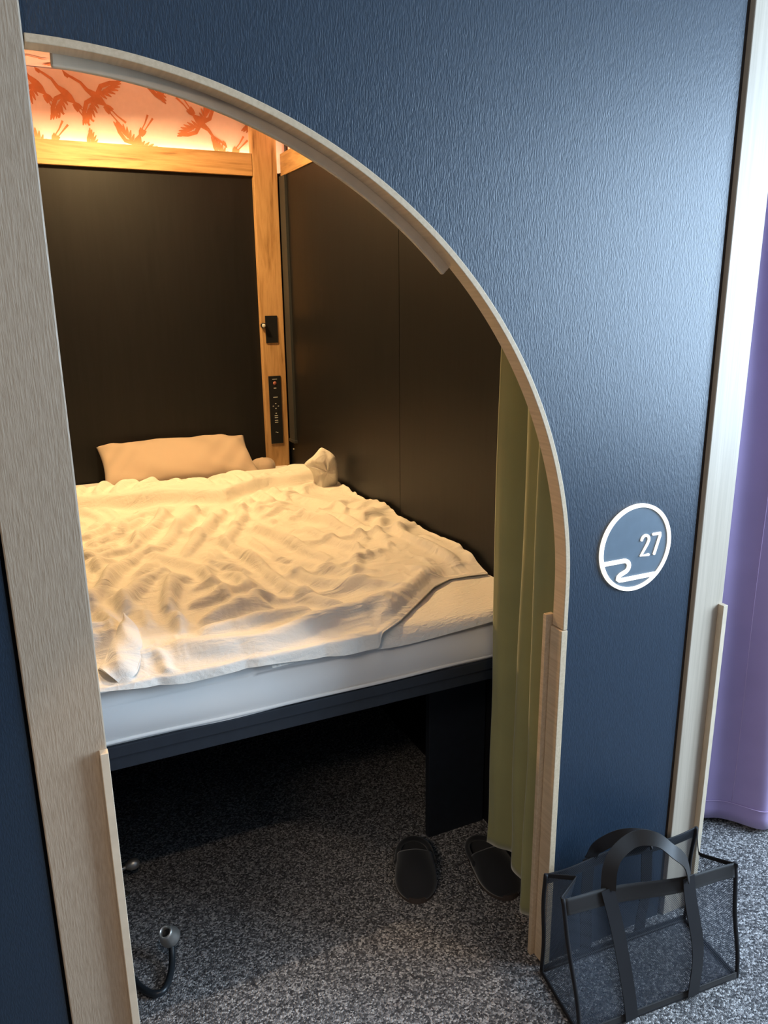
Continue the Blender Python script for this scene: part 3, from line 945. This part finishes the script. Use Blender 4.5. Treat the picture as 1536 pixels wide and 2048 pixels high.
# ------------------------------------------------------------------ lit number sign
t = thing('number_sign', 'round lit sign with a wave line and the number 27 on the navy panel', 'sign', (1.239, 0.004, 1.097))
SX, SZ, SR = 1.2390, 1.0970, 0.1000
b = MB()
n = 72
b.prism([(SX+SR*math.cos(2*math.pi*k/n), SZ+SR*math.sin(2*math.pi*k/n)) for k in range(n)], 0.0018, 0.004)
b.build('disc', M['disc'], t)
def flat_path(pts, w, y0=-0.0012, y1=0.0018):
    """flat lit lettering stroke with round ends, as one mesh"""
    P = [Vector(p) for p in pts]
    d0 = (P[1]-P[0]).normalized(); d1 = (P[-1]-P[-2]).normalized()
    L, R = stroke(pts, [w]*len(pts))
    capa = [P[-1]+Matrix.Rotation(-a, 2)@(Vector((-d1.y, d1.x))*w/2) for a in np.linspace(0, math.pi, 9)[1:-1]]
    capb = [P[0]+Matrix.Rotation(-a, 2)@(Vector((d0.y, -d0.x))*w/2) for a in np.linspace(0, math.pi, 9)[1:-1]]
    b = MB()
    vs = []
    m = len(L)
    for y in (y0, y1): vs += [(p.x, y, p.y) for p in L+R]
    fs = []
    for i in range(m-1):
        fs += [(i, i+1, m+i+1, m+i), (2*m+i, 3*m+i, 3*m+i+1, 2*m+i+1), (i, 2*m+i, 2*m+i+1, i+1), (m+i, m+i+1, 3*m+i+1, 3*m+i)]
    b.add(vs, fs)
    for cap, A, B in ((capa, L[-1], R[-1]), (capb, R[0], L[0])):
        b.prism([(p.x, p.y) for p in [A]+cap+[B]], y0, y1)
    return b
ring = [(SX+SR*1.0*math.cos(a), SZ+SR*1.0*math.sin(a)) for a in np.linspace(0, 2*math.pi, 97)]
b = MB()
rr = []
for a in np.linspace(0, 2*math.pi, 97)[:-1]:
    c, s_ = math.cos(a), math.sin(a)
    rr.append([(SX+q*c, y, SZ+q*s_) for q, y in ((SR-0.0042, 0.004), (SR-0.0042, -0.0015), (SR+0.0042, -0.0015), (SR+0.0042, 0.004))])
rr.append(rr[0])
b.grid(rr)
b.build('ring', M['sign_light'], t)
wave = [(1.1450, 1.0700), (1.165, 1.0700), (1.190, 1.0700)]
wave += [(1.2055+0.0165*math.cos(a), 1.0555+0.0145*math.sin(a)) for a in np.linspace(math.pi/2, -math.pi*0.42, 14)]
wave += [(1.198, 1.0370), (1.1925, 1.0325), (1.1915, 1.0275), (1.1965, 1.0240), (1.205, 1.0235), (1.25, 1.0235), (1.3040, 1.0235)]
flat_path(wave, 0.0098).build('wave_line', M['sign_light'], t)
two = [(1.2545, 1.1130)]+[(1.2655+0.0110*math.cos(a), 1.1120+0.0110*math.sin(a)) for a in np.linspace(math.pi*0.95, -0.25, 14)]
two += [(1.2725, 1.1010), (1.2555, 1.0745), (1.2785, 1.0745)]
flat_path(two, 0.0058, -0.0010).build('digit', M['sign_light'], t)
flat_path([(1.2885, 1.1225), (1.3105, 1.1225), (1.3100, 1.1180), (1.2960, 1.0740)], 0.0058, -0.0010).build('digit', M['sign_light'], t)

# ------------------------------------------------------------------ controls on the oak post
YP = 2.418
t = thing('wall_socket', 'black square plate with a side knob, higher of two on the oak post', 'switch plate', (1.13, YP, 1.525))
boxobj('plate', M['black_plastic'], (1.101, 1.161, YP-0.006, YP, 1.462, 1.590), t, 0.0015)
b = MB()
b.tube([(1.100, YP-0.004, 1.545), (1.092, YP-0.022, 1.546)], 0.0075, 12)
b.lathe([(0.0, 0.030), (0.010, 0.029), (0.0125, 0.022), (0.0125, 0.004), (0.009, 0.0)], (1.090, YP, 1.545), (-0.15, -1, 0), 20)
kn = b.build('knob', M['black_plastic'], t, smooth=True)
b = MB()
b.lathe([(0.0, 0.0025), (0.0075, 0.002), (0.0085, 0.0)], (1.0856, YP-0.0295, 1.545), (-0.15, -1, 0), 18)
b.build('knob_cap', M['white_mark'], kn, smooth=True)
t = thing('control_panel', 'tall black control panel with small white marks, lower on the oak post', 'control panel', (1.135, YP, 1.134))
boxobj('plate', M['black_plastic'], (1.103, 1.165, YP-0.006, YP, 0.968, 1.303), t, 0.0015)
yk = YP-0.0066
PXC = 1.1335
def mark(x0, x1, z0, z1): boxobj('button_mark', M['white_mark'], (x0, x1, yk-0.0006, yk+0.0008, z0, z1), t)
mark(PXC-0.012, PXC+0.012, 1.286, 1.289)
mark(PXC-0.006, PXC+0.006, 1.242, 1.246)
mark(PXC-0.011, PXC+0.011, 1.198, 1.201)
for dx, dz in ((0, 0.012), (-0.013, 0), (0.013, -0.001), (0, -0.012)): mark(PXC+dx-0.003, PXC+dx+0.003, 1.156+dz-0.002, 1.156+dz+0.002)
mark(PXC-0.003, PXC+0.003, 1.118, 1.122)
for z in (1.108, 1.098, 1.085, 1.075): mark(PXC-0.008, PXC+0.008, z-0.0015, z+0.0015)
for dx, dz in ((-0.004, 0.002), (0.003, -0.001)): mark(PXC+dx-0.003, PXC+dx+0.003, 1.024+dz-0.0016, 1.024+dz+0.0016)
b = MB()
b.lathe([(0.0, 0.0030), (0.008, 0.0028), (0.009, 0.0)], (PXC, YP-0.006, 1.268), (0, -1, 0), 20)
b.build('red_button', M['red_mark'], t, smooth=True)

# ------------------------------------------------------------------ slippers
def slipper(label, heel, toe):
    hx_, hy_ = heel
    ang = math.atan2(toe[1]-heel[1], toe[0]-heel[0])
    L = math.hypot(toe[0]-heel[0], toe[1]-heel[1])
    t = thing('slipper', label, 'slipper', ((heel[0]+toe[0])/2, (heel[1]+toe[1])/2, 0.0), 'pair of black slippers under the bed')
    ca, sa = math.cos(ang), math.sin(ang)
    def W(s, w, z): return Vector((hx_+s*ca-w*sa, hy_+s*sa+w*ca, z))
    def half(s):
        q = s/L
        base = 0.5*(0.108+0.016*float(sstep(0.25, 0.75, q)))
        e = max(0.0, 1-abs(2*q-1)**3.4)
        return base*e**0.55
    ss = [L*(0.5-0.5*math.cos(math.pi*k/40)) for k in range(41)]
    b = MB()
    rows = []
    for z, k in ((0.0, 0.97), (0.003, 1.0), (0.016, 1.0), (0.018, 0.97)):
        rows.append([W(s, half(s)*k, z) for s in ss]+[W(s, -half(s)*k, z) for s in reversed(ss[1:-1])])
    o = b.grid(rows, True)
    n = len(rows[0])
    b.f += [tuple(o+i for i in range(n)), tuple(o+3*n+i for i in range(n))]
    b.mi += [0, 0]
    b.build('sole', M['slipper_sole'], t, bevel=0.0)
    # upper dome from mid-foot to the toe
    b = MB()
    rows = []
    s0 = 0.46*L
    for k in range(25):
        s = s0+(L-0.006-s0)*k/24
        q = (s-s0)/(L-s0)
        hgt = 0.062*(1-q**2.3)*(1-0.0*q)+0.012
        row = []
        for j in range(25):
            a = math.pi*j/24
            sj = s-0.035*(1-q)*math.sin(a)**2*0+(-0.030)*(1-q)*abs(math.cos(a))**3
            hw = half(min(max(sj, 0.002), L-0.003))*0.99
            row.append(W(sj, hw*math.cos(a), 0.014+(hgt-0.012)*math.sin(a)**0.75 if 0 < j < 24 else 0.012))
        rows.append(row)
    b.grid(rows)
    b.build('upper', M['slipper'], t, smooth=True, solid=0.004)
    # padded heel collar
    b = MB()
    back = [s for s in ss if s <= 0.52*L]
    path = [W(s, half(s)*0.96, 0.024+0.012*s/(0.52*L)) for s in reversed(back[1:])]+[W(s, -half(s)*0.96, 0.024+0.012*s/(0.52*L)) for s in back]
    b.tube(path, 0.0085, 10)
    b.build('heel_collar', M['slipper'], t, smooth=True)
    b = MB()
    b.add([W(s, half(s)*0.9, 0.0195) for s in ss]+[W(s, -half(s)*0.9, 0.0195) for s in reversed(ss[1:-1])], [tuple(range(2*len(ss)-2))])
    b.build('insole', M['slipper'], t)
    return t
slipper('black closed-toe slipper standing free on the carpet, left of its pair', (0.945, 0.552), (0.842, 0.325))
slipper('black closed-toe slipper half hidden by the hem of the green curtain', (1.120, 0.470), (1.090, 0.222))

# ------------------------------------------------------------------ cable lock and pin beside the left post
t = thing('cable_lock', 'black cable with a flared silver cup end on the carpet by the left post', 'cable lock', (0.14, 0.40, 0.0))
path = spline([(-0.010, 0.560, 0.012), (0.030, 0.50, 0.012), (0.070, 0.418, 0.012), (0.092, 0.366, 0.012), (0.118, 0.334, 0.012), (0.142, 0.336, 0.012), (0.163, 0.372, 0.013), (0.176, 0.412, 0.022), (0.182, 0.446, 0.044)], 60)
b = MB()
b.tube(path, 0.0085, 12)
b.build('cable', M['cable'], t, smooth=True)
hd = Vector((0.183, 0.452, 0.050)); ax = Vector((-0.34, -0.34, 0.85)).normalized()
b = MB()
b.tube([hd-Vector((0.001, 0.010, 0.012)), hd+ax*0.006], 0.0125, 14)
b.build('cable_sleeve', M['black_plastic'], t, smooth=True)
b = MB()
b.lathe([(0.0105, 0.0), (0.026, 0.004), (0.0265, 0.010), (0.0215, 0.022), (0.0185, 0.036), (0.0175, 0.044), (0.0155, 0.046), (0.0125, 0.044), (0.0120, 0.020)], hd, ax, 32)
cup = b.build('silver_cup', M['silver'], t, smooth=True)
b = MB()
b.lathe([(0.0, 0.030), (0.0122, 0.030)], hd, ax, 24)
b.build('cup_hole', M['black_plastic'], cup)

t = thing('metal_pin', 'small silver pin with a ball end and wire loop beside the left post', 'metal pin', (0.11, 0.80, 0.0))
b = MB()
b.tube([(0.030, 0.786, 0.030), (0.080, 0.788, 0.036), (0.120, 0.790, 0.042)], 0.0060, 10)
b.build('rod', M['silver'], t, smooth=True)
b = MB()
c = Vector((0.132, 0.790, 0.044))
b.lathe([(0.0005, -0.024), (0.009, -0.021), (0.0155, -0.009), (0.0170, 0.003), (0.0130, 0.014), (0.0005, 0.0200)], c, (1, 0.05, 0.1), 20)
b.build('ball_end', M['silver'], t, smooth=True)
b = MB()
b.tube(spline([(0.085, 0.795, 0.027), (0.088, 0.775, 0.018), (0.090, 0.752, 0.006), (0.100, 0.735, 0.004), (0.108, 0.722, 0.004), (0.098, 0.708, 0.004), (0.085, 0.712, 0.004)], 40), 0.0024, 8)
b.tube(spline([(0.112, 0.785, 0.022), (0.100, 0.762, 0.012), (0.088, 0.745, 0.005), (0.078, 0.735, 0.004), (0.060, 0.740, 0.004)], 30), 0.0024, 8)
b.build('wire_loop', M['silver_wire'], t, smooth=True)

# ------------------------------------------------------------------ black mesh tote bag
t = thing('tote_bag', 'black see-through mesh tote bag on the carpet against the navy panel', 'bag', (1.22, -0.11, 0.0))
BFL, BFR, BRL, BRR = (Vector(q) for q in ((0.990, -0.205, 0.003), (1.452, -0.240, 0.003), (1.020, -0.016, 0.003), (1.475, -0.045, 0.003)))
TFL, TFR, TRL, TRR = (Vector(q) for q in ((0.979, -0.122, 0.330), (1.432, -0.218, 0.330), (0.998, -0.035, 0.322), (1.450, -0.075, 0.325)))
def panel(A, B, Cc, D, bulge, nvec, nu=40, nv=28, seed=0):
    """A,B bottom corners, Cc,D top corners; returns point function"""
    nvec = Vector(nvec).normalized()
    def fn(u, v):
        p = A*(1-u)*(1-v)+B*u*(1-v)+Cc*(1-u)*v+D*u*v
        d = bulge*math.sin(math.pi*v)*(0.35+0.65*math.sin(math.pi*u))+0.006*math.sin(7*u+5*v+seed)*math.sin(math.pi*v)+0.008*math.sin(9*u+seed*2)*v
        return p+nvec*d
    return fn
def panel_obj(name, fn, lu, lv, nu=40, nv=28):
    b = MB()
    b.grid([[fn(i/nu, j/nv) for i in range(nu+1)] for j in range(nv+1)])
    o = b.build(name, M['net'], t, smooth=True)
    uvl = o.data.uv_layers.new(name='UVMap')
    base = parent_loc(t)
    tab = {}
    for j in range(nv+1):
        for i in range(nu+1):
            tab[j*(nu+1)+i] = (i/nu*lu, j/nv*lv)
    for l in o.data.loops: uvl.data[l.index].uv = tab[l.vertex_index]
    return o
fF = panel(BFL, BFR, TFL, TFR, 0.010, (0.1, -1, 0.2), seed=1)
fB = panel(BRL, BRR, TRL, TRR, -0.004, (0, -1, 0), seed=0.4)
def side_fn(A, B, Cc, D, fold, sx, seed):
    def fn(u, v):
        p = A*(1-u)*(1-v)+B*u*(1-v)+Cc*(1-u)*v+D*u*v
        k = (1-abs(2*u-1))
        return p+Vector((sx, 0, 0))*fold*k*v**1.5+Vector((sx, 0.1, 0))*0.006*math.sin(6*v+seed)*math.sin(math.pi*u)
    return fn
fL = side_fn(BFL, BRL, TFL, TRL, 0.070, 1, 0.5)
fR = side_fn(BFR, BRR, TFR, TRR, 0.055, -1, 2.0)
panel_obj('front_panel', fF, 0.46, 0.33)
panel_obj('back_panel', fB, 0.46, 0.33)
panel_obj('side_panel', fL, 0.19, 0.33, 24, 24)
panel_obj('side_panel', fR, 0.19, 0.33, 24, 24)
def fBot(u, v): return BFL*(1-u)*(1-v)+BFR*u*(1-v)+BRL*(1-u)*v+BRR*u*v
panel_obj('bottom_panel', fBot, 0.46, 0.19, 24, 12)
# solid rim bands
def band(name, fn, v0, v1, off, mat, u0=0.0, u1=1.0, n=40):
    b = MB()
    rows = []
    for v in np.linspace(v0, v1, 5): rows.append([fn(u, v)+Vector(off) for u in np.linspace(u0, u1, n)])
    b.grid(rows)
    return b.build(name, mat, t, smooth=True, solid=0.0022)
band('rim_band', fF, 0.885, 1.0, (0, -0.0025, 0), M['webbing_light'])
band('rim_band', fB, 0.90, 1.0, (0, 0.0025, 0), M['webbing'])
band('bottom_band', fF, 0.0, 0.055, (0, -0.0025, 0.001), M['webbing_light'])
band('bottom_band', fB, 0.0, 0.05, (0, 0.0025, 0.001), M['webbing'])
for fn in (fL, fR):
    band('side_rim', fn, 0.965, 1.0, (0, 0, 0), M['webbing'], n=24)
for fn, u in ((fF, 0.0), (fF, 1.0), (fB, 0.0), (fB, 1.0)):
    b = MB()
    b.tube([fn(u, v)+Vector((0, 0, 0.0)) for v in np.linspace(0, 1, 24)], 0.0052, 8)
    b.build('corner_binding', M['webbing'], t, smooth=True)
for A, B in ((BFL, BFR), (BRL, BRR), (BFL, BRL), (BFR, BRR)):
    b = MB()
    b.tube([A+(B-A)*f+Vector((0, 0, 0.002)) for f in np.linspace(0, 1, 12)], 0.0045, 8)
    b.build('bottom_binding', M['webbing'], t, smooth=True)
# straps running up the panels and looping over as handles
def strap(fn, u0, u1, off, mat):
    b = MB()
    path = [fn(u0+(u1-u0)*v+0.008*math.sin(v*5), v)+Vector(off)+Vector((0, off[1]*0.4, 0)) for v in np.linspace(0.01, 1.0, 26)]
    b.ribbon(path, [(0, -1, 0.15)]*len(path), 0.036, 0.0022)
    return b.build('strap', mat, t)
strap(fF, 0.300, 0.262, (0, -0.0052, 0), M['webbing'])
strap(fF, 0.690, 0.690, (0, -0.0052, 0), M['webbing'])
strap(fB, 0.30, 0.30, (0, 0.0052, 0), M['webbing'])
strap(fB, 0.68, 0.68, (0, 0.0052, 0), M['webbing'])
pf = fF(0.262, 1.0); pg = fF(0.690, 1.0)
hp = spline([pf+Vector((0, -0.006, -0.004)), pf+Vector((0.006, 0.000, 0.045)), pf+Vector((0.030, 0.006, 0.078)), pf+Vector((0.080, 0.004, 0.100)), (pf+pg)/2+Vector((0.022, 0.006, 0.102)), pg+Vector((-0.050, 0.004, 0.080)), pg+Vector((-0.016, -0.002, 0.045)), pg+Vector((0, -0.006, -0.004))], 48)
b = MB()
nr = []
for k, p in enumerate(hp):
    f = k/(len(hp)-1)
    a = math.pi*f
    nr.append(Vector((-math.cos(a)*0.6, -0.75, math.sin(a)*0.65)))
b.ribbon(hp, nr, 0.034, 0.0024)
b.build('handle', M['webbing_light'], t, smooth=True, split=True)
pf = fB(0.30, 1.0); pg = fB(0.68, 1.0)
hp = spline([pf+Vector((0, 0.006, -0.004)), pf+Vector((0.012, -0.004, 0.030)), pf+Vector((0.050, -0.022, 0.058)), pf+Vector((0.085, -0.045, 0.070)), (pf+pg)/2+Vector((0.04, -0.05, 0.060)), pg+Vector((-0.03, -0.03, 0.035)), pg+Vector((0, 0.006, -0.004))], 40)
b = MB()
b.ribbon(hp, [Vector((0, -0.75, 0.5))]*len(hp), 0.032, 0.0024)
b.build('handle', M['webbing'], t, smooth=True, split=True)

# ceiling lamps the light comes from
for lx, ly, lz, nm in ((0.25, -1.25, HPANEL, 'round recessed ceiling lamp in the corridor before the arch'), (0.25, 0.30, ZC, 'round recessed lamp in the pod ceiling above the foot end'), (0.40, 1.90, ZC, 'round recessed lamp in the pod ceiling above the middle of the bed')):
    t = thing('ceiling_lamp', nm, 'lamp', (lx, ly, lz))
    b = MB()
    b.lathe([(0.050, 0.0), (0.050, -0.006), (0.040, -0.008), (0.038, 0.0)], (lx, ly, lz), (0, 0, 1), 32)
    b.build('rim', M['plaster'], t, smooth=True)
    b = MB()
    b.lathe([(0.0, -0.002), (0.038, -0.002)], (lx, ly, lz), (0, 0, 1), 32)
    b.build('diffuser', M['lamp_face'], t)
